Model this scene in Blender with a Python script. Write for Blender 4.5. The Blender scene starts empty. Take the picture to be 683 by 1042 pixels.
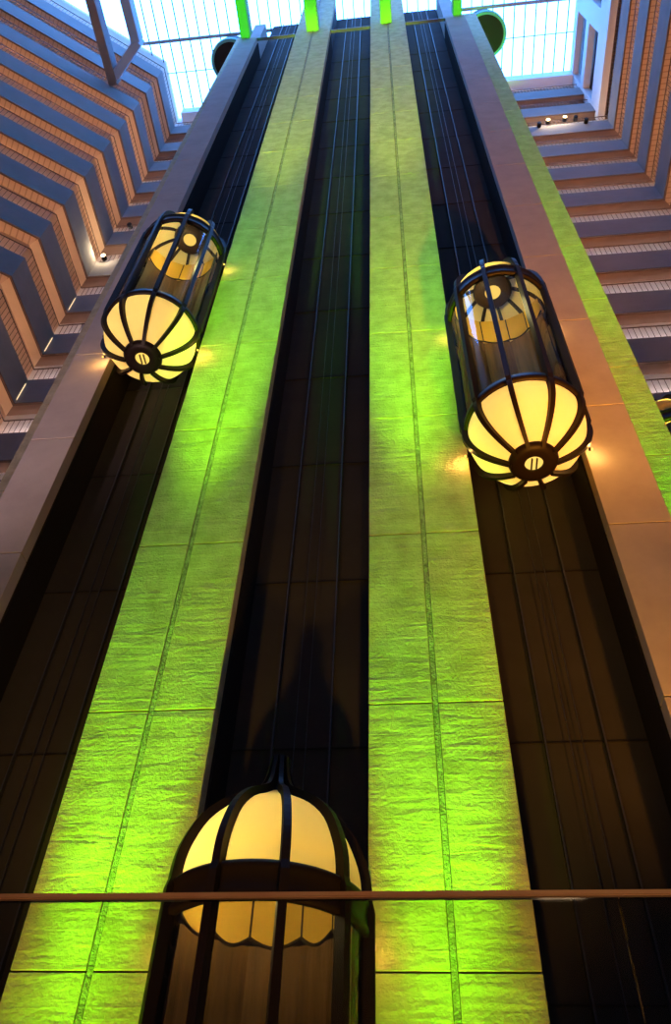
import bpy, bmesh, math, random
from mathutils import Vector, Matrix
random.seed(7)
C = bpy.context.scene.collection
SC = bpy.context.scene
PI = math.pi
S = 8.4          # metres per plan unit (camera to tower face)
CZ = 2.75        # eye height above the atrium floor


def W(x, y, z):
    return Vector((x * S, y * S, z * S + CZ))


# ---------------------------------------------------------------- camera
def make_camera():
    f, p, r, yw = 804.67, math.radians(47.464), math.radians(2.805), math.radians(7.727)
    R0 = Vector((math.cos(yw), math.sin(yw), 0))
    Fh = Vector((-math.sin(yw), math.cos(yw), 0))
    Z = Vector((0, 0, 1))
    F = Fh * math.cos(p) + Z * math.sin(p)
    U0 = -Fh * math.sin(p) + Z * math.cos(p)
    R = R0 * math.cos(r) + U0 * math.sin(r)
    U = -R0 * math.sin(r) + U0 * math.cos(r)
    cam = bpy.data.cameras.new('camera')
    cam.sensor_fit = 'AUTO'; cam.sensor_width = 36.0
    cam.lens = f / 1042 * 36.0
    cam.clip_start = 0.05; cam.clip_end = 500
    o = bpy.data.objects.new('camera', cam); C.objects.link(o)
    M = Matrix((R, U, -F)).transposed().to_4x4()
    M.translation = Vector((0, 0, CZ))
    o.matrix_world = M
    SC.camera = o


make_camera()

# ---------------------------------------------------------------- world, exposure
w = bpy.data.worlds.new('sky'); SC.world = w; w.use_nodes = True
nt = w.node_tree; bg = nt.nodes['Background']
bg.inputs[0].default_value = (0.115, 0.35, 1.0, 1); bg.inputs[1].default_value = 11.5
SC.view_settings.view_transform = 'Standard'; SC.view_settings.look = 'None'
SC.view_settings.exposure = 0.0; SC.view_settings.gamma = 1.0
SC.view_settings.use_curve_mapping = False
SC.cycles.max_bounces = 8; SC.cycles.diffuse_bounces = 3; SC.cycles.transparent_max_bounces = 24
SC.cycles.sample_clamp_indirect = 3.0
SC.cycles.caustics_reflective = False; SC.cycles.caustics_refractive = False

GREEN = (0.18, 1.0, 0.0)
AMBER = (1.0, 0.50, 0.12)
WARM = (1.0, 0.42, 0.13)
LAMP = (1.0, 0.60, 0.12)


def aim(o, d):
    o.rotation_euler = Vector(d).normalized().to_track_quat('-Z', 'Y').to_euler()


def spot(name, loc, target, power, col, ang, blend=0.6, rad=0.15):
    l = bpy.data.lights.new(name, 'SPOT'); l.energy = power; l.color = col
    l.spot_size = math.radians(ang); l.spot_blend = blend; l.shadow_soft_size = rad
    o = bpy.data.objects.new(name, l); C.objects.link(o); o.location = loc
    aim(o, Vector(target) - Vector(loc)); return o


def area(name, loc, d, sx, sy, power, col, spread=180, xdir=None):
    l = bpy.data.lights.new(name, 'AREA'); l.shape = 'RECTANGLE'; l.size = sx; l.size_y = sy
    l.energy = power; l.color = col; l.spread = math.radians(spread)
    o = bpy.data.objects.new(name, l); C.objects.link(o); o.location = loc
    z = -Vector(d).normalized()
    x = Vector(xdir) if xdir is not None else Vector((1, 0, 0))
    x = (x - z * x.dot(z)).normalized(); y = z.cross(x)
    M = Matrix((x, y, z)).transposed().to_4x4(); M.translation = loc; o.matrix_world = M
    return o


# daylight enters only through the skylight: a portal guides it
pl = area('skylight_portal', W(-0.5, 0.8, 6.24), (0, 0, -1), 4.6 * S, 1.7 * S, 1, (1, 1, 1))
pl.data.cycles.is_portal = True

# green and amber uplights on the atrium floor, one pair for each lit pier
PIERS = [(-0.832, -0.731), (-0.502, -0.304), (-0.072, 0.125), (0.352, 0.462)]
G1, G2, G3 = (0.15, 1.0, 0.0), (0.28, 1.0, 0.0), (0.70, 1.0, 0.01)
for x in (-.410, .022):
    spot('green_uplight', W(x, .86, -.30), W(x, 1.0, .75), 19000, G1, 16, .8)
    spot('green_uplight', W(x, .80, -.30), W(x, 1.0, .16), 4200, G1, 23, .7)
    spot('green_uplight', W(x, .70, -.30), W(x, 1.0, 2.0), 108000, G2, 9, .8)
    spot('green_uplight', W(x, .45, -.30), W(x, 1.0, 4.0), 140000, G3, 6.5, .8)
    spot('amber_uplight', W(x, .55, -.30), W(x, 1.0, .7), 2300, (1.0, .50, .05), 46, .9)
for x in (-.797, -.404, .018, .421):
    spot('green_uplight', W(x, .72, -.30), W(x, .86, 5.2), 120000, (.05, 1, 0), 4.2, .7)
spot('green_uplight', W(.575, .98, -.30), W(.568, 1.143, 1.8), 60000, G1, 8.5, .8)
spot('green_uplight', W(.575, .85, -.30), W(.568, 1.143, 3.0), 90000, G1, 6, .8)
spot('amber_uplight', W(.50, .50, -.30), W(.43, 1.0, 1.0), 5000, (1.0, .36, .03), 44, .9)
spot('amber_uplight', W(.46, .32, -.30), W(.40, 1.0, 2.5), 26000, (1.0, .34, .03), 30, .95)
spot('rose_uplight', W(-.95, .32, -.30), W(-.80, 1.0, 2.2), 10000, (1.0, .62, .60), 28, .95)
# unseen fill light added behind the camera to brighten the handrail
l = bpy.data.lights.new('handrail_fill', 'POINT'); l.energy = 65; l.color = (1, .68, .36); l.shadow_soft_size = .1
o = bpy.data.objects.new('handrail_fill', l); C.objects.link(o); o.location = (.6, -.9, CZ - .35)


# ---------------------------------------------------------------- materials
def mat(name, col, rough=0.7, metal=0.0, spec=0.4):
    m = bpy.data.materials.new(name); m.use_nodes = True
    b = m.node_tree.nodes['Principled BSDF']
    b.inputs['Base Color'].default_value = (*col, 1)
    b.inputs['Roughness'].default_value = rough; b.inputs['Metallic'].default_value = metal
    b.inputs['Specular IOR Level'].default_value = spec
    return m


def noisy(name, c1, c2, scale=3.0, rough=0.8, bump=0.3, stretch=(1, 1, 1), bscale=None, bdist=0.02, ripple=0.0):
    m = mat(name, c1, rough); N = m.node_tree.nodes; L = m.node_tree.links; b = N['Principled BSDF']
    g = N.new('ShaderNodeNewGeometry'); mp = N.new('ShaderNodeMapping'); mp.inputs['Scale'].default_value = stretch
    L.new(g.outputs['Position'], mp.inputs['Vector'])
    n = N.new('ShaderNodeTexNoise'); n.inputs['Scale'].default_value = scale; n.inputs['Detail'].default_value = 6
    n.inputs['Roughness'].default_value = 0.65
    L.new(mp.outputs[0], n.inputs['Vector'])
    r = N.new('ShaderNodeValToRGB'); r.color_ramp.elements[0].color = (*c1, 1); r.color_ramp.elements[1].color = (*c2, 1)
    r.color_ramp.elements[0].position = 0.35; r.color_ramp.elements[1].position = 0.65
    L.new(n.outputs['Fac'], r.inputs[0]); L.new(r.outputs[0], b.inputs['Base Color'])
    if bump:
        n2 = N.new('ShaderNodeTexNoise'); n2.inputs['Scale'].default_value = bscale or scale * 6
        n2.inputs['Detail'].default_value = 5; n2.inputs['Roughness'].default_value = 0.6
        L.new(mp.outputs[0], n2.inputs['Vector'])
        h = n2.outputs['Fac']
        if ripple:
            mp2 = N.new('ShaderNodeMapping'); mp2.inputs['Scale'].default_value = (0.9, 0.9, 6.0)
            L.new(g.outputs['Position'], mp2.inputs['Vector'])
            n3 = N.new('ShaderNodeTexNoise'); n3.inputs['Scale'].default_value = 1.6; n3.inputs['Detail'].default_value = 3
            n3.inputs['Distortion'].default_value = 0.5
            L.new(mp2.outputs[0], n3.inputs['Vector'])
            ma = N.new('ShaderNodeMath'); ma.operation = 'MULTIPLY_ADD'; ma.inputs[1].default_value = ripple
            L.new(n3.outputs['Fac'], ma.inputs[0]); L.new(h, ma.inputs[2]); h = ma.outputs[0]
        bp = N.new('ShaderNodeBump'); bp.inputs['Strength'].default_value = bump; bp.inputs['Distance'].default_value = bdist
        L.new(h, bp.inputs['Height']); L.new(bp.outputs[0], b.inputs['Normal'])
    return m


def emis(name, col, st):
    m = bpy.data.materials.new(name); m.use_nodes = True; N = m.node_tree.nodes
    N.remove(N['Principled BSDF']); e = N.new('ShaderNodeEmission')
    e.inputs[0].default_value = (*col, 1); e.inputs[1].default_value = st
    m.node_tree.links.new(e.outputs[0], N['Material Output'].inputs[0]); return m


def glassy(name, tint, gloss=0.05, ior=1.45):
    m = bpy.data.materials.new(name); m.use_nodes = True; N = m.node_tree.nodes; L = m.node_tree.links
    N.remove(N['Principled BSDF'])
    t = N.new('ShaderNodeBsdfTransparent'); t.inputs[0].default_value = (*tint, 1)
    g = N.new('ShaderNodeBsdfGlossy'); g.inputs['Roughness'].default_value = gloss
    fr = N.new('ShaderNodeFresnel'); fr.inputs[0].default_value = ior
    mx = N.new('ShaderNodeMixShader')
    L.new(fr.outputs[0], mx.inputs[0]); L.new(t.outputs[0], mx.inputs[1]); L.new(g.outputs[0], mx.inputs[2])
    L.new(mx.outputs[0], N['Material Output'].inputs[0]); return m


def translucent(name, col, dif=0.25):
    m = bpy.data.materials.new(name); m.use_nodes = True; N = m.node_tree.nodes; L = m.node_tree.links
    N.remove(N['Principled BSDF'])
    t = N.new('ShaderNodeBsdfTranslucent'); t.inputs[0].default_value = (*col, 1)
    d = N.new('ShaderNodeBsdfDiffuse'); d.inputs[0].default_value = (*col, 1)
    mx = N.new('ShaderNodeMixShader'); mx.inputs[0].default_value = dif
    L.new(t.outputs[0], mx.inputs[1]); L.new(d.outputs[0], mx.inputs[2])
    L.new(mx.outputs[0], N['Material Output'].inputs[0]); return m


M_CONC = noisy('ribbed_concrete', (.38, .32, .17), (.54, .47, .27), 2.6, .85, .75, bscale=26, bdist=.022, ripple=1.4)
M_CONC2 = noisy('smooth_concrete', (.40, .35, .31), (.47, .42, .37), 1.2, .85, .25, bscale=20, bdist=.01)
M_STRIP = noisy('rough_joint_mortar', (.20, .18, .13), (.42, .38, .30), 7, .95, 1.0, bscale=24, bdist=.05)
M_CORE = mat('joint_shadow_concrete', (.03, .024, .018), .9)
M_SHAFT = noisy('dark_shaft_cladding', (.036, .033, .032), (.046, .042, .040), .8, .8, .05)
M_SHAFT.node_tree.nodes['Principled BSDF'].inputs['Specular IOR Level'].default_value = .04
M_CLAD = mat('black_shaft_lining', (.022, .019, .018), .8, 0, .04)
M_RAILM = mat('guide_rail_steel', (.06, .06, .07), .5, .5)
M_FASC = noisy('painted_parapet', (.24, .215, .20), (.28, .25, .235), 1.0, .85, .1)
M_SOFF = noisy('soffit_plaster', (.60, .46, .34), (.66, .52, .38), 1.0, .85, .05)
M_SOFFB = noisy('shade_browned_soffit', (.17, .11, .085), (.20, .13, .10), 1.0, .85, .05)  # shade of the back gallery soffit put into a darker brown


def slatted(name, c1, c2, axis, pitch):
    m = mat(name, c1, .85); N = m.node_tree.nodes; L = m.node_tree.links
    g = N.new('ShaderNodeNewGeometry'); d = N.new('ShaderNodeVectorMath'); d.operation = 'DOT_PRODUCT'
    d.inputs[1].default_value = (axis[0] / pitch, axis[1] / pitch, 0); L.new(g.outputs['Position'], d.inputs[0])
    f = N.new('ShaderNodeMath'); f.operation = 'FRACT'; L.new(d.outputs['Value'], f.inputs[0])
    c = N.new('ShaderNodeMath'); c.operation = 'GREATER_THAN'; c.inputs[1].default_value = .80; L.new(f.outputs[0], c.inputs[0])
    x = N.new('ShaderNodeMix'); x.data_type = 'RGBA'; x.inputs[6].default_value = (*c1, 1); x.inputs[7].default_value = (*c2, 1)
    L.new(c.outputs[0], x.inputs[0]); L.new(x.outputs[2], N['Principled BSDF'].inputs['Base Color']); return m


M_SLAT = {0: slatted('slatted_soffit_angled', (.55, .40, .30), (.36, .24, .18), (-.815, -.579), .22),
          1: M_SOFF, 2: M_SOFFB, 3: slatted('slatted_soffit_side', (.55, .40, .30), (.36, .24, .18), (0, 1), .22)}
M_WWHITE = noisy('white_corridor_wall', (.80, .76, .74), (.86, .82, .80), 1.0, .8, .05)
M_WTAN = noisy('tan_corridor_wall', (.62, .44, .32), (.72, .52, .38), 1.2, .85, .1)
M_BAR = mat('dark_bronze_baluster', (.09, .055, .04), .5, .3)
M_WHITE = mat('white_painted_steel', (.78, .80, .82), .6)
M_PALEB = mat('skylight_tinted_steel', (.42, .58, .80), .6)  # blue cast of the skylight put into the steel colour
M_STEEL = mat('blue_grey_painted_steel', (.45, .47, .50), .6)
M_BRONZE = mat('dark_bronze_frame', (.010, .006, .005), .45, 0, .12)
M_BRONZE2 = mat('brown_bronze_frame', (.02, .011, .006), .5, 0, .15)
M_PANEL = translucent('amber_glass_panel', (1.0, .73, .24), .5)
M_PANEL2 = translucent('brown_amber_valance_glass', (.80, .48, .07), .5)
M_GLASS = glassy('cab_glass', (.90, .91, .90), .03)
M_RAILGL = glassy('balustrade_glass', (.80, .78, .78), .05, 1.2)
M_SKYGL = glassy('skylight_glass', (.97, .98, 1.0), .2, 1.1)
M_WOOD = noisy('dark_wood_panel', (.05, .025, .008), (.12, .06, .018), 2, .6, .05, stretch=(6, 6, .4))
M_WOOD.node_tree.nodes['Principled BSDF'].inputs['Specular IOR Level'].default_value = .1
M_LENS = emis('warm_lens', (1.0, .62, .12), 1.25)
M_BULB = emis('amber_bulb', (1.0, .55, .12), 2.5)
M_GLOW = emis('warm_lamp', (1.0, .75, .40), 9)
M_GAPGLOW = emis('warm_gap_glow', (1.0, .72, .42), 1.6)
M_COPPER = noisy('copper_handrail', (.50, .20, .08), (.62, .30, .12), 4, .45, .1)
M_FLOOR = noisy('dark_stone_floor', (.06, .05, .045), (.09, .08, .07), 1.2, .5, .05)
M_DRUM = mat('dark_teal_metal', (.03, .06, .055), .5, .2)
M_DRUMRIM = mat('pale_green_rim', (.10, .38, .36), .5, .1)
M_BLACK = mat('black_housing', (.007, .007, .008), .5, 0, .1)
M_SILL = mat('dark_blue_sill', (.06, .07, .22), .6)
M_BEAMG = mat('green_light_tinted_steel', (.16, .42, .14), .7)  # green of the uplights is also put into the beam colour
M_BARS = mat('skylight_bar_grey', (.04, .05, .06), .6)


# ---------------------------------------------------------------- mesh helpers
def obj(name, bm, m, parent=None, smooth=False):
    me = bpy.data.meshes.new(name)
    bmesh.ops.recalc_face_normals(bm, faces=bm.faces)
    bm.to_mesh(me); bm.free()
    for q in (m if isinstance(m, (list, tuple)) else [m]): me.materials.append(q)
    if smooth:
        for p in me.polygons: p.use_smooth = True
    o = bpy.data.objects.new(name, me); C.objects.link(o)
    if parent: o.parent = parent
    return o


def box(bm, a, b):
    x0, y0, z0 = [min(a[i], b[i]) for i in range(3)]; x1, y1, z1 = [max(a[i], b[i]) for i in range(3)]
    v = [bm.verts.new(p) for p in ((x0, y0, z0), (x1, y0, z0), (x1, y1, z0), (x0, y1, z0), (x0, y0, z1), (x1, y0, z1), (x1, y1, z1), (x0, y1, z1))]
    for f in ((0, 3, 2, 1), (4, 5, 6, 7), (0, 1, 5, 4), (1, 2, 6, 5), (2, 3, 7, 6), (3, 0, 4, 7)):
        bm.faces.new([v[i] for i in f])


def prism(bm, pts, z0, z1):
    a = [bm.verts.new((p[0], p[1], z0)) for p in pts]; b = [bm.verts.new((p[0], p[1], z1)) for p in pts]
    bm.faces.new(a[::-1]); bm.faces.new(b); n = len(pts)
    for i in range(n): bm.faces.new((a[i], a[(i + 1) % n], b[(i + 1) % n], b[i]))


def tube(bm, p0, p1, r, n=8):
    p0, p1 = Vector(p0), Vector(p1); d = (p1 - p0).normalized()
    u = d.orthogonal().normalized(); v = d.cross(u)
    A = [bm.verts.new(p0 + (u * math.cos(2 * PI * i / n) + v * math.sin(2 * PI * i / n)) * r) for i in range(n)]
    B = [bm.verts.new(p1 + (u * math.cos(2 * PI * i / n) + v * math.sin(2 * PI * i / n)) * r) for i in range(n)]
    bm.faces.new(A[::-1]); bm.faces.new(B)
    for i in range(n): bm.faces.new((A[i], A[(i + 1) % n], B[(i + 1) % n], B[i]))


def lathe(bm, prof, n=48, a0=0.0, a1=2 * PI, closed=None):
    """profile of (r, z); angle 0 faces -y."""
    full = abs(a1 - a0 - 2 * PI) < 1e-6
    m = n if full else n + 1
    rings = []
    for r, z in prof:
        if r < 1e-5 and full:
            rings.append([bm.verts.new((0, 0, z))] * m)
        else:
            rings.append([bm.verts.new((r * math.sin(a0 + (a1 - a0) * i / n), -r * math.cos(a0 + (a1 - a0) * i / n), z)) for i in range(m)])
    for k in range(len(rings) - 1):
        A, B = rings[k], rings[k + 1]
        for i in range(n):
            j = (i + 1) % m
            vs = []
            for q in (A[i], A[j], B[j], B[i]):
                if q not in vs: vs.append(q)
            if len(vs) > 2: bm.faces.new(vs)


def thing(name, label, cat, loc=(0, 0, 0), group=None):
    o = bpy.data.objects.new(name, None); C.objects.link(o); o.location = loc
    o['label'] = label; o['category'] = cat
    if group: o['group'] = group
    return o


def tag(o, label, cat, group=None):
    o['label'] = label; o['category'] = cat
    if group: o['group'] = group
    return o


def struct(name, bm, m, parent=None):
    o = obj(name, bm, m, parent)
    if parent is None: o['kind'] = 'structure'
    return o


def tree_copy(o, parent=None):
    c = o.copy(); C.objects.link(c)
    if parent: c.parent = parent
    for ch in list(o.children): tree_copy(ch, c)
    return c


# ---------------------------------------------------------------- room shell
F0, TOPZ = -CZ / S, 6.25
OUT = [(-1.495, 1.62), (-1.495, 1.268), (-2.45, 0.590)]   # left gallery edge: back corner, bend, far end
dseg = Vector((-0.745, -0.529)).normalized()
P3 = Vector((-1.495, 1.62)); P2 = Vector((-1.495, 1.268)); P1 = P2 + dseg * 1.35
P4 = Vector((1.32, 1.62)); P5 = Vector((1.32, 0.25))
bm = bmesh.new(); box(bm, W(-3.2, -1.3, F0 - .02), W(2.0, 2.2, F0)); struct('floor', bm, M_FLOOR)
DEP = 0.058
n12 = Vector((dseg.y, -dseg.x))   # outward normal guess
if n12.dot(Vector((-1, 1))) < 0: n12 = -n12


def off(p, v): return Vector(p) + Vector(v)


# inner (corridor) wall line, a fixed step behind the gallery edge
def inner_line(d):
    a = P1 + n12 * d
    # corner between seg1 (normal n12) and seg2 (normal -x)
    x = -1.495 - d
    t = (x - (P2.x + n12.x * d)) / dseg.x
    b = P2 + n12 * d + dseg * t
    c = Vector((x, 1.62 + d)); e = Vector((1.32 + d, 1.62 + d)); f = Vector((1.32 + d, 0.25))
    return [a, b, c, e, f]


IN = inner_line(DEP); IN2 = inner_line(DEP + .03)


def wall_prism(name, i, m, z0=F0, z1=TOPZ + .05):
    bm = bmesh.new()
    p = [IN[i], IN[i + 1], IN2[i + 1], IN2[i]]
    prism(bm, [(q.x * S, q.y * S) for q in p], z0 * S + CZ, z1 * S + CZ)
    return struct(name, bm, m)


wall_prism('wall_left', 0, M_WTAN); wall_prism('wall_left_angled', 1, M_WTAN)
wall_prism('wall_back', 2, M_WWHITE); wall_prism('wall_right', 3, M_WTAN)
bm = bmesh.new()
box(bm, W(-3.1, -1.25, F0), W(1.45, -1.2, TOPZ)); struct('wall_front', bm, M_WTAN)
bm = bmesh.new(); box(bm, W(1.378, -1.2, F0), W(1.41, 0.25, TOPZ)); struct('wall_right_front', bm, M_WTAN)
bm = bmesh.new(); a = IN[0]
prism(bm, [(a.x * S, a.y * S), (a.x * S, -1.2 * S), ((a.x - .03) * S, -1.2 * S), ((a.x - .03) * S, a.y * S)], CZ + F0 * S, CZ + TOPZ * S)
struct('wall_left_front', bm, M_WTAN)
bm = bmesh.new(); box(bm, W(-3.1, -1.25, TOPZ), W(1.45, -0.05, TOPZ + .03)); struct('ceiling', bm, M_SOFF)

# skylight: glass with thin bars and a cross girder
bm = bmesh.new(); box(bm, W(-3.1, -0.05, TOPZ + .012), W(1.45, 1.75, TOPZ + .016)); g = struct('window_1', bm, M_SKYGL)
bm = bmesh.new(); x = 0.815 - .072 * 34
while x < 1.30:
    box(bm, W(x - .0028, -0.05, TOPZ - .003), W(x + .0028, 1.66, TOPZ + .01)); x += .072
for y in (0.66, 1.365):
    box(bm, W(-3.0, y - .0015, TOPZ - .005), W(1.4, y + .0015, TOPZ + .008))
struct('skylight_bars', bm, M_BARS, g)
bm = bmesh.new()
tube(bm, W(-1.66, 1.150, 6.165), W(1.29, 1.150, 6.165), .085, 12)
tube(bm, W(-1.66, 1.150, 6.195), W(1.29, 1.150, 6.195), .05, 8)
tag(obj('skylight_girder', bm, M_STEEL), 'long thin steel girder crossing just under the white skylight, behind the tower top', 'beam')
# white cornice along the head of the back wall
bm = bmesh.new(); box(bm, W(-1.49, 1.60, 6.13), W(1.29, 1.675, 6.24)); struct('trim_1', bm, M_WHITE)

# tall side wall with slots under the skylight on the right
bm = bmesh.new()
XW, XT = 1.29, 1.335
slots = [(5.88, 6.15), (5.52, 5.79)]
cols = [(1.225, 1.60), (0.72, 1.10), (0.30, 0.60)]
zs = [5.300, 5.52, 5.79, 5.88, 6.15, 6.25]; ys = [0.0, .30, .60, .72, 1.10, 1.225, 1.60, 1.662]
for i in range(len(zs) - 1):
    for j in range(len(ys) - 1):
        hole = any(abs(zs[i] - a) < 1e-6 for a, b in slots) and any(abs(ys[j] - a) < 1e-6 for a, b in cols)
        if not hole: box(bm, W(XW, ys[j], zs[i]), W(XT, ys[j + 1], zs[i + 1]))
bmesh.ops.remove_doubles(bm, verts=bm.verts, dist=.001)
struct('wall_right_upper', bm, M_WHITE)
bm = bmesh.new(); box(bm, W(1.350, 0.0, 5.40), W(1.372, 1.66, 6.24)); struct('trim_2', bm, M_BAR)

# ---------------------------------------------------------------- galleries
ZB = [2.861 + .359 * k for k in range(-7, 9)]
FH, RH = .162, .249
ordn = ['topmost', 'second', 'third', 'fourth', 'fifth', 'sixth', 'seventh', 'eighth', 'ninth', 'tenth', 'eleventh', 'twelfth',
        'thirteenth', 'fourteenth', 'fifteenth', 'lowest']


def edge_line(d):
    return inner_line(d)


FT = .010
E0, E1 = edge_line(0), edge_line(FT)


def seg_prism(bm, A, B, i, z0, z1):
    prism(bm, [(q.x * S, q.y * S) for q in (A[i], A[i + 1], B[i + 1], B[i])], z0 * S + CZ, z1 * S + CZ)


def gallery(k, zb):
    n = len(ZB) - 1 - k
    root = thing('gallery_balcony', '%s gallery balcony below the skylight, grey parapet with thin bar railing' % ordn[n],
                 'balcony', W(0, 1.62, zb), 'gallery balconies around the atrium')
    inv = Matrix.Translation(-Vector(root.location))
    top = zb > 5.2
    segs = [0, 1, 2] if top else [0, 1, 2, 3]
    for i in segs:
        bm = bmesh.new(); seg_prism(bm, E0, E1, i, zb, zb + FH); bm.transform(inv); obj('parapet', bm, M_FASC, root)
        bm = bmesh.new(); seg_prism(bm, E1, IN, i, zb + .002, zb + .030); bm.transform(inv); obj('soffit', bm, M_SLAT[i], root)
        bm = bmesh.new(); seg_prism(bm, E0, E1, i, zb - .004, zb); bm.transform(inv); obj('shadow_strip', bm, M_BAR, root)  # dark strip added as the shadow line under the parapet
        # railing: handrail and balusters
        a, b = E0[i], E0[i + 1]; nn = (E1[i] - E0[i]).normalized()
        a2 = a + (E1[i] - E0[i]) * .5; b2 = b + (E1[i + 1] - E0[i + 1]) * .5
        bm = bmesh.new(); tube(bm, W(a2.x, a2.y, zb + RH), W(b2.x, b2.y, zb + RH), .022, 6)
        bm.transform(inv); hr = obj('handrail', bm, M_BAR, root)
        bm = bmesh.new(); L = (b2 - a2).length * S; cnt = int(L / .18)
        d = (b2 - a2).normalized(); px = Vector((-d.y, d.x))
        for j in range(1, cnt):
            p = a2 + (b2 - a2) * (j / cnt)
            q0 = p + d * (.007 / S) + px * (.006 / S); q1 = p - d * (.007 / S) - px * (.006 / S)
            q2 = p + d * (.007 / S) - px * (.006 / S); q3 = p - d * (.007 / S) + px * (.006 / S)
            prism(bm, [(q.x * S, q.y * S) for q in (q0, q2, q1, q3)], (zb + FH) * S + CZ, (zb + RH) * S + CZ)
        bm.transform(inv); br = obj('baluster_row', bm, M_BAR, hr); br['kind'] = 'stuff'
    if zb < 3.3:  # glowing sliver added for light showing through the parapet corner gap
        bm = bmesh.new(); q = Vector((-1.495 + .001, 1.62 - .001))
        tube(bm, W(q.x + .002, q.y - .002, zb + .02), W(q.x + .002, q.y - .002, zb + FH * .8), .012, 6)
        bm.transform(inv); obj('corner_gap_glow', bm, M_GAPGLOW, root)
    # cove lamps standing behind the parapet
    if zb > 1.3:
        for i in segs:
            a = E1[i] * .7 + IN[i] * .3; b = E1[i + 1] * .7 + IN[i + 1] * .3
            mid = (a + b) / 2; nn = (IN[i] - E1[i]); e = (b - a)
            nn = Vector((-e.y, e.x)).normalized()
            if nn.dot(IN[i] - E1[i]) < 0: nn = -nn
            Lm = e.length * S
            pw, col = ((9.5, (1, .52, .26)), (10, (1, .52, .30)), (34, (1.0, .76, .72)), (7.5, (1.0, .50, .20)))[i]
            if zb > 4.9: pw *= .45
            area('cove_light', W(mid.x, mid.y, zb + FH * .93), (nn.x * 1.2, nn.y * 1.2, .5) if i == 2 else (nn.x * 1.1, nn.y * 1.1, .9), Lm, .08, pw * Lm, col, 140, (e.x, e.y, 0))


for k, zb in enumerate(ZB): gallery(k, zb)

# ---------------------------------------------------------------- elevator tower
ZT = 5.22
CX = -0.1865


def pier(x0, x1, yf, yb, label, m, split, z1=ZT, cladx=None):
    root = thing('concrete_pillar', label, 'pillar', W((x0 + x1) / 2, yf, F0), 'concrete pillars of the elevator tower')
    inv = Matrix.Translation(-Vector(root.location))
    g = .0012; rec = .0035
    bm = bmesh.new(); box(bm, W(x0 + .002, yf + rec, F0), W(x1 - .002, yb, z1)); bm.transform(inv); obj('core', bm, M_CORE, root)
    js = [1.3905 + .359 * k for k in range(-4, 15)]
    js = [F0] + [j for j in js if F0 < j < z1 - .05] + [z1]
    cols = [(x0, x1)]
    sw = .0045
    if split:
        xm = (x0 + x1) / 2; cols = [(x0, xm - sw), (xm + sw, x1)]
        bm = bmesh.new(); box(bm, W(xm - sw + .0008, yf + .0016, F0), W(xm + sw - .0008, yf + .01, z1)); bm.transform(inv)
        obj('joint_strip', bm, M_STRIP, root)
    ye = yf + .028
    for a, b in cols:
        for i in range(len(js) - 1):
            bm = bmesh.new(); box(bm, W(a, yf, js[i] + g), W(b, ye, js[i + 1] - g))
            bmesh.ops.bevel(bm, geom=[e for e in bm.edges], offset=.006, segments=1, affect='EDGES')
            bm.transform(inv); obj('facing_panel', bm, m, root)
    return root


pier(*PIERS[0], 1.0, 1.14, 'outer left concrete pillar of the tower, plain greyish mauve facing', M_CONC2, False)
pier(*PIERS[1], 1.0, 1.14, 'left of the two wide green lit pillars between elevator shafts', M_CONC, True, 6.15)
pier(*PIERS[2], 1.0, 1.14, 'right of the two wide green lit pillars between elevator shafts', M_CONC, True, 6.15)
pier(*PIERS[3], 1.0, 1.14, 'outer right concrete pillar lit brown and orange beside right elevator', M_CONC2, False)
pier(.40, .600, 1.143, 1.185, 'narrow green lit pillar set back behind the brown outer right pillar', M_CONC, False, 6.0)
pier(2 * CX - .600, 2 * CX - .40, 1.143, 1.185, 'pillar set back behind outer left pillar, showing as a thin pale strip', M_CONC, False, 6.0)
# tower body behind
bm = bmesh.new(); box(bm, W(-.80, 1.187, F0), W(.42, 1.56, 6.1)); struct('wall_tower', bm, M_CLAD)
# head of the tower above the pillars
bm = bmesh.new(); box(bm, W(-.80, 1.03, ZT + .002), W(-.733, 1.186, 5.72)); struct('wall_tower_head_left', bm, M_CONC2)
bm = bmesh.new(); box(bm, W(.354, 1.03, ZT + .002), W(.43, 1.186, 6.1)); struct('wall_tower_head_right', bm, M_CONC2)

BAYS = [(-.731, -.502), (-.304, -.072), (.125, .352)]
nm = ['left', 'centre', 'right']
for (a, b), side in zip(BAYS, nm):
    root = thing('elevator_shaft', '%s dark recessed elevator shaft with thin guide rails running up the tower' % side, 'elevator shaft', W((a + b) / 2, 1.12, F0), 'open elevator shafts')
    inv = Matrix.Translation(-Vector(root.location))
    zz = F0
    bm = bmesh.new(); box(bm, W(a, 1.118, F0), W(b, 1.14, 6.1)); bm.transform(inv); obj('back_panel', bm, M_SHAFT, root)
    for s, x in ((1, a), (-1, b)):
        bm = bmesh.new(); box(bm, W(x, 1.030, F0), W(x + s * .003, 1.118, ZT)); bm.transform(inv); obj('side_lining', bm, M_CLAD, root)
    for fx in (.30, .70):
        x = a + (b - a) * fx
        bm = bmesh.new(); box(bm, W(x - .0014, 1.108, F0), W(x + .0014, 1.118, 6.1)); bm.transform(inv); obj('guide_rail', bm, M_RAILM, root)
    for fx in (.46, .54):
        x = a + (b - a) * fx
        bm = bmesh.new(); tube(bm, W(x, 1.103, F0), W(x, 1.103, 6.1), .008, 6); bm.transform(inv); obj('cable', bm, M_RAILM, root)
    for z in [1.3905 + .359 * k for k in range(-4, 11)]:
        bm = bmesh.new(); box(bm, W(a + .003, 1.1165, z - .0012), W(b - .003, 1.118, z + .0012)); bm.transform(inv); obj('cross_rail', bm, M_CLAD, root)
    bm = bmesh.new(); box(bm, W(a, 1.004, ZT - .003), W(b, 1.02, ZT + .004)); bm.transform(inv); obj('top_sill', bm, M_SILL, root)

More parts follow.
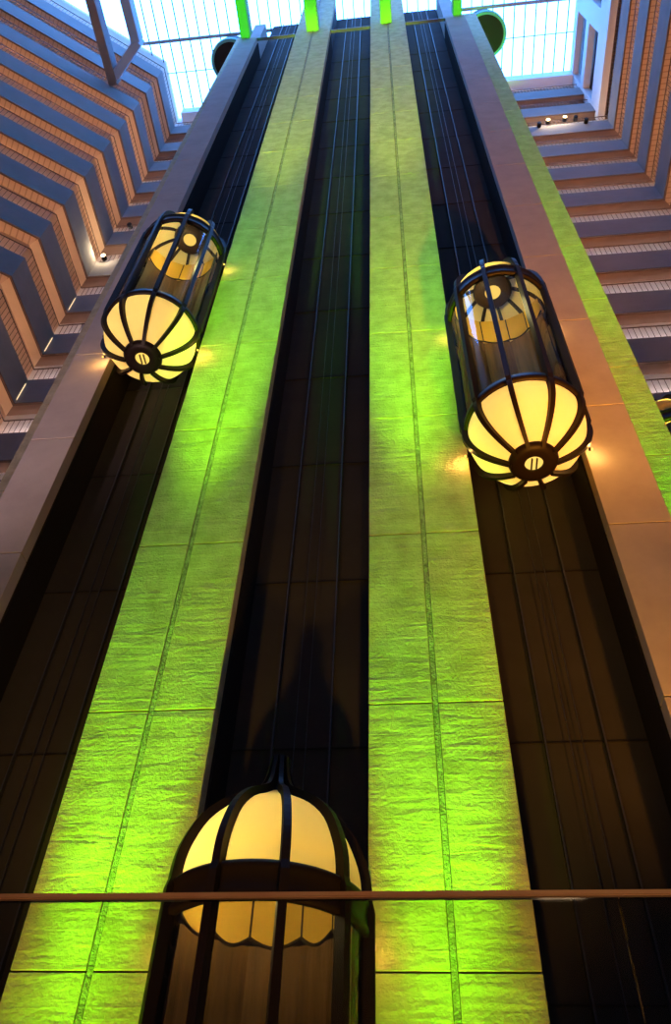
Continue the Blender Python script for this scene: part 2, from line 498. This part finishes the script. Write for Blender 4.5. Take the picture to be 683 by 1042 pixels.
# green lit beams running from the tower head out over the atrium
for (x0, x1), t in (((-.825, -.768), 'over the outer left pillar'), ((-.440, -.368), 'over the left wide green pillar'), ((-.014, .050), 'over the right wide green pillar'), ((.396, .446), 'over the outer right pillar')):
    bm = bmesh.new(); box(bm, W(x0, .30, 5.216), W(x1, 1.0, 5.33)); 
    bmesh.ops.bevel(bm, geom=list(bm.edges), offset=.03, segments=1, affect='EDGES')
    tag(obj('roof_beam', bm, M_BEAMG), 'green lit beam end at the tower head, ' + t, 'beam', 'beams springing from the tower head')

# round drums at the head of the side shafts
for cx, s in ((.672, 'right'), (2 * CX - .672, 'left')):
    root = thing('round_drum', 'round dark drum with pale green rim hanging under the skylight, %s of the tower' % s, 'drum', W(cx, 1.295, 6.06), 'drums above the side shafts')
    bm = bmesh.new(); lathe(bm, [(0, .06), (1.04, .06), (1.04, 1.57), (0, 1.57)], 48); obj('drum_shell', bm, M_BLACK, root, False)
    bm = bmesh.new(); lathe(bm, [(1.04, 0), (1.17, 0), (1.20, .05), (1.20, .35), (1.04, .35), (1.04, 0)], 48); obj('rim', bm, M_DRUMRIM, root)

# roof framing at upper left
def beam(a, b, w, z0, z1, label, m=M_PALEB, wide=None):
    a, b = Vector(a), Vector(b); d = (b - a).normalized(); n = Vector((-d.y, d.x)) * w / 2
    bm = bmesh.new(); prism(bm, [(q.x * S, q.y * S) for q in (a - n, b - n, b + n, a + n)], z0 * S + CZ, z1 * S + CZ)
    bmesh.ops.bevel(bm, geom=list(bm.edges), offset=.02, segments=1, affect='EDGES')
    return tag(obj('roof_beam', bm, m), label, 'beam', 'roof beams at the upper left')


beam((-1.645, .2), (-1.630, 1.165), .052, 5.18, 5.29, 'dark bottomed roof beam landing on the left galleries, nearest the left wall', M_FASC)
beam((-1.452, .2), (-1.436, .955), .054, 5.18, 5.28, 'blue roof beam at upper left, nearer to the skylight panes')
beam((-1.615, 1.125), (-1.425, .955), .050, 5.185, 5.30, 'short pale cross beam joining the two roof beams at upper left')

# ---------------------------------------------------------------- glass elevator cab
R = 1.02
NR = 10
BELL = [(1.0, 0.0), (1.005, -.12), (.985, -.26), (.92, -.42), (.80, -.58), (.63, -.72), (.46, -.82), (.33, -.885)]
DOME = [(1.0, 0.0), (.985, .2), (.93, .40), (.80, .66), (.58, .88), (.32, 1.04), (.17, 1.14)]
NECK = [(.17, 1.14), (.10, 1.26), (.06, 1.42), (.035, 1.58)]
ZG, ZTOP = .16, 3.64
ZD = 3.96


def smooth_prof(pr, k=3):
    out = []
    for i in range(len(pr) - 1):
        p0 = Vector(pr[max(i - 1, 0)]); p1 = Vector(pr[i]); p2 = Vector(pr[i + 1]); p3 = Vector(pr[min(i + 2, len(pr) - 1)])
        for j in range(k):
            t = j / k
            out.append(tuple(.5 * ((2 * p1) + (p2 - p0) * t + (2 * p0 - 5 * p1 + 4 * p2 - p3) * t * t + (3 * p1 - p0 - 3 * p2 + p3) * t ** 3)))
    out.append(pr[-1]); return out


def rib_mesh(path, wd, dp, ang, taper=None):
    """strip following path of (r,z) at angle ang; rectangular section wd x dp, outward."""
    bm = bmesh.new(); rings = []
    dirv = Vector((math.sin(ang), -math.cos(ang), 0)); tan = Vector((math.cos(ang), math.sin(ang), 0))
    for i, (r, z) in enumerate(path):
        a = Vector(path[max(i - 1, 0)]); b = Vector(path[min(i + 1, len(path) - 1)]); d = (b - a).normalized()
        n = Vector((d.y, -d.x))
        P = dirv * r + Vector((0, 0, z)); N = dirv * n.x + Vector((0, 0, n.y))
        if N.dot(dirv) < 0 and abs(n.x) > .2: N = -N
        k = 1 if taper is None else taper(r)
        rings.append([bm.verts.new(P + tan * (sx * wd * k / 2) + N * (sy * dp / 2)) for sx, sy in ((-1, -1), (1, -1), (1, 1), (-1, 1))])
    for A, B in zip(rings, rings[1:]):
        for i in range(4): bm.faces.new((A[i], A[(i + 1) % 4], B[(i + 1) % 4], B[i]))
    bm.faces.new(rings[0]); bm.faces.new(rings[-1][::-1])
    return bm


def make_cab():
    root = thing('glass_elevator', 'x', 'elevator', (0, 0, 0), 'lantern shaped glass elevators')
    bell = smooth_prof(BELL); dome = smooth_prof(DOME); neck = smooth_prof(NECK)
    tp = lambda r: .55 + .45 * min(1, r)
    path = [(r + .02, z) for r, z in bell[::-1]] + [(1.045, ZD * t) for t in (.02, .25, .5, .75, .98)] + [(r + .02, z + ZD) for r, z in dome] + [(r + .015, z + ZD) for r, z in neck[1:]]
    for i in range(NR):
        a = (i + .5) * 2 * PI / NR
        obj('rib', rib_mesh(path, .085, .13, a, tp), M_BRONZE, root)
    h = PI / NR
    for i in range(NR):
        a = i * 2 * PI / NR
        bm = bmesh.new(); lathe(bm, [(r - .02, z) for r, z in bell], 6, a - h, a + h); obj('bell_panel', bm, M_PANEL, root, True)
        bm = bmesh.new(); lathe(bm, [(r - .02, z + ZD) for r, z in dome], 6, a - h, a + h); obj('dome_panel', bm, M_PANEL, root, True)
    bm = bmesh.new(); lathe(bm, [(.98, 0.0), (1.035, 0), (1.05, .05), (1.035, ZG), (.96, ZG), (.96, .02), (.98, 0)], 60); obj('sill_band', bm, M_BRONZE, root, True)
    bm = bmesh.new(); lathe(bm, [(0, .04), (.97, .04), (.97, .10), (0, .10)], 48); obj('cab_floor', bm, M_WOOD, root)
    bm = bmesh.new(); lathe(bm, [(1.0, ZTOP), (1.045, ZTOP), (1.06, ZTOP + .05), (1.04, ZTOP + .1), (1.04, ZD - .06), (1.06, ZD - .02), (1.03, ZD + .02), (.97, ZD + .02), (.97, ZTOP), (1.0, ZTOP)], 60); obj('head_band', bm, M_BRONZE, root, True)
    bm = bmesh.new(); lathe(bm, [(1.0, ZG), (1.0, ZTOP)], 60, -PI * .78, PI * .78); obj('glass_wall', bm, M_GLASS, root, True)
    # hub under the bell
    hub = obj('hub', (lambda b: (lathe(b, [(.15, -.91), (.28, -.94), (.38, -.90), (.41, -.84), (.36, -.79), (.15, -.81), (.15, -.91)], 40), b)[1])(bmesh.new()), M_BRONZE, root, True)
    bm = bmesh.new(); lathe(bm, [(0, -.885), (.15, -.88)], 32); obj('lens', bm, M_LENS, hub)
    for dx in (-.035, .045):
        bm = bmesh.new(); box(bm, (dx - .012, -.10, -.915), (dx + .012, .12, -.885)); obj('lens_bar', bm, M_BRONZE, hub)
    # neck and finial
    bm = bmesh.new(); lathe(bm, [(r * .8, z + ZD) for r, z in neck] + [(0, ZD + 1.62)], 24); obj('finial', bm, M_BRONZE, root, True)
    # dark ring with a lens up in the dome
    zr = ZD + .82
    ring = obj('dome_ring', (lambda b: (lathe(b, [(.17, zr), (.38, zr - .02), (.42, zr + .06), (.17, zr + .08), (.17, zr)], 40), b)[1])(bmesh.new()), M_BRONZE2, root, True)
    bm = bmesh.new(); lathe(bm, [(0, zr + .02), (.18, zr + .02)], 32); obj('lens', bm, M_LENS, ring)
    # faceted amber valance on the rear half, wood panelling below it
    VP = [(-.88, -.02), (-.64, .40), (-.28, .62), (.28, .62), (.64, .40), (.88, -.02)]
    VT = [.42, .60, .70, .70, .60, .42]
    for i in range(5):
        bm = bmesh.new(); cols = []
        for j in range(9):
            t = j / 8
            x = VP[i][0] * (1 - t) + VP[i + 1][0] * t; y = VP[i][1] * (1 - t) + VP[i + 1][1] * t
            zt = ZD + VT[i] * (1 - t) + VT[i + 1] * t
            cols.append((bm.verts.new((x, y, 3.86 - .10 * math.sin(PI * t))), bm.verts.new((x, y, zt))))
        for A, B in zip(cols, cols[1:]): bm.faces.new((A[0], B[0], B[1], A[1]))
        v = obj('valance_panel', bm, M_PANEL2, root)
        bm = bmesh.new()
        for j in range(8):
            p, q = v.data.vertices[2 * j].co, v.data.vertices[2 * j + 2].co
            tube(bm, p, q, .018, 6)
        tube(bm, v.data.vertices[0].co, v.data.vertices[1].co, .014, 6)
        obj('valance_trim', bm, M_BRONZE2, v)
        bm = bmesh.new(); (ax, ay), (bx, by) = VP[i], VP[i + 1]
        prism(bm, [(ax, ay), (bx, by), (bx * 1.03, by * 1.03 + .02), (ax * 1.03, ay * 1.03 + .02)], .10, 3.78)
        obj('wall_panel', bm, M_WOOD, root)
    # side lamps against the pillars
    for sx in (-1, 1):
        for z in (-.38, 3.62):
            bm = bmesh.new(); bmesh.ops.create_uvsphere(bm, u_segments=12, v_segments=8, radius=.02)
            bm.transform(Matrix.Translation((sx * 1.055, .20, z))); lp = obj('side_lamp', bm, M_BULB, root)
            bm = bmesh.new(); tube(bm, (sx * 1.0, .20, z), (sx * 1.03, .20, z), .03, 8); obj('lamp_socket', bm, M_BRONZE, lp)
    for c in root.children_recursive:
        c.data.transform(Matrix.Diagonal((.963, .963, 1, 1)))
    return root


def cab_lights(loc, s=1.0, dx=-.30, dy=-.22):
    def pt(z, pw, rad, col=LAMP, dx=0, dy=0):
        l = bpy.data.lights.new('cab_lamp', 'POINT'); l.energy = pw * s; l.color = col; l.shadow_soft_size = rad
        o = bpy.data.objects.new('cab_lamp', l); C.objects.link(o); o.location = Vector(loc) + Vector((dx, dy, z))
    for q in range(5):
        pt(-.05, 9.5, .08, (1, .90, .70), .42 * math.sin(q * 2 * PI / 5), -.42 * math.cos(q * 2 * PI / 5))
    pt(ZD + .14, 50, .10, (1, .84, .36), dx, dy)
    for sx in (-1, 1):
        pt(-.38, 9, .02, AMBER, sx * 1.06, .16)
        pt(3.62, 4.0, .02, AMBER, sx * 1.06, .16)


cab = make_cab()
CABS = [(-.6165, .957, 1.742, 'lit glass elevator high on the left shaft'),
        (.2385, .957, 1.266, 'lit glass elevator high on the right shaft'),
        (-.188, .957, -.100, 'glass elevator low on the centre shaft, glowing dome behind the handrail'),
        (.672, 1.30, 1.144, 'elevator mostly hidden at right edge behind the green set back pillar')]
for i, (x, y, z, lab) in enumerate(CABS):
    o = cab if i == 0 else tree_copy(cab)
    if i == 3: o.rotation_euler[2] = PI / 2
    o.location = W(x, y, z); o['label'] = lab
    cab_lights(W(x, y, z), *((1.3, -.1, -.45) if i == 3 else ()))

# ---------------------------------------------------------------- foreground balustrade and terrace
YR = 1.45
kz = {}
def at_px(px, py, Y):
    M = SC.camera.matrix_world.to_3x3(); f = 804.67
    d = M @ Vector((px - 341.5, -(py - 521), -f)); return Vector((0, 0, CZ)) + d * (Y / d.y)
a = at_px(0, 912, YR); b = at_px(683, 911.5, YR); zr = (a.z + b.z) / 2
bm = bmesh.new(); box(bm, (-4, -1.6, 0), (4, YR + .12, zr - 1.12)); struct('floor_terrace', bm, M_FLOOR)
root = thing('glass_balustrade', 'glass balustrade with thin copper handrail crossing the foreground', 'balustrade', (0, YR, zr - 1.12))
hr = bmesh.new(); box(hr, (-3.2, -.009, 1.12 - .005), (3.2, .009, 1.12 + .005)); bmesh.ops.bevel(hr, geom=list(hr.edges), offset=.002, segments=2, affect='EDGES')
obj('handrail', hr, M_COPPER, root)
jx = at_px(643, 975, YR).x
xs = [jx - 1.5 * k for k in (3, 2, 1, 0)] + [jx + 1.5]
for x0, x1 in zip(xs, xs[1:]):
    bm = bmesh.new(); box(bm, (x0 + .0012, -.004, .03), (x1 - .0012, .004, 1.113)); obj('glass_pane', bm, M_RAILGL, root)
bm = bmesh.new(); box(bm, (-3.2, -.03, 0), (3.2, .03, .05)); obj('base_channel', bm, M_BRONZE, root)

# ---------------------------------------------------------------- small spotlights on the galleries
def gallery_lamp(x, y, z, lit, label):
    root = thing('spotlight', label, 'spotlight', W(x, y, z))
    bm = bmesh.new(); tube(bm, (0, 0, 0), (0, .20, .04), .11, 14); obj('housing', bm, M_BLACK, root)
    bm = bmesh.new(); tube(bm, (0, -.02, -.005), (0, 0, 0), .095, 14); obj('lens', bm, M_GLOW if lit else M_BLACK, root)
    bm = bmesh.new(); tube(bm, (0, .19, .02), (0, .232, .02), .03, 8); obj('bracket', bm, M_BLACK, root)
    if lit:
        l = bpy.data.lights.new('spotlight_lamp', 'POINT'); l.energy = 60; l.color = (1, .8, .5); l.shadow_soft_size = .08
        o = bpy.data.objects.new('spotlight_lamp', l); C.objects.link(o); o.location = W(x, y, z) + Vector((0, -.18, 0))


for px, py, lit, lab in ((558, 122, True, 'left of two glowing spotlights on upper right back gallery rail'),
                         (575, 119, True, 'right of two glowing spotlights on upper right back gallery rail'),
                         (549, 125, False, 'unlit black spotlight left of the two glowing ones'),
                         (586, 118.5, False, 'unlit black spotlight directly right of the two glowing ones'),
                         (597, 121, False, 'unlit black spotlight nearest the corner by the slotted wall'),
                         (105, 260, True, 'single glowing spotlight at left gallery corner beside the tower'),
                         (131.5, 228, False, 'unlit black spotlight on left back gallery rail beside tower')):
    p = at_px(px, py, 1.592 * S)
    gallery_lamp(p.x / S, p.y / S, (p.z - CZ) / S, lit, lab)
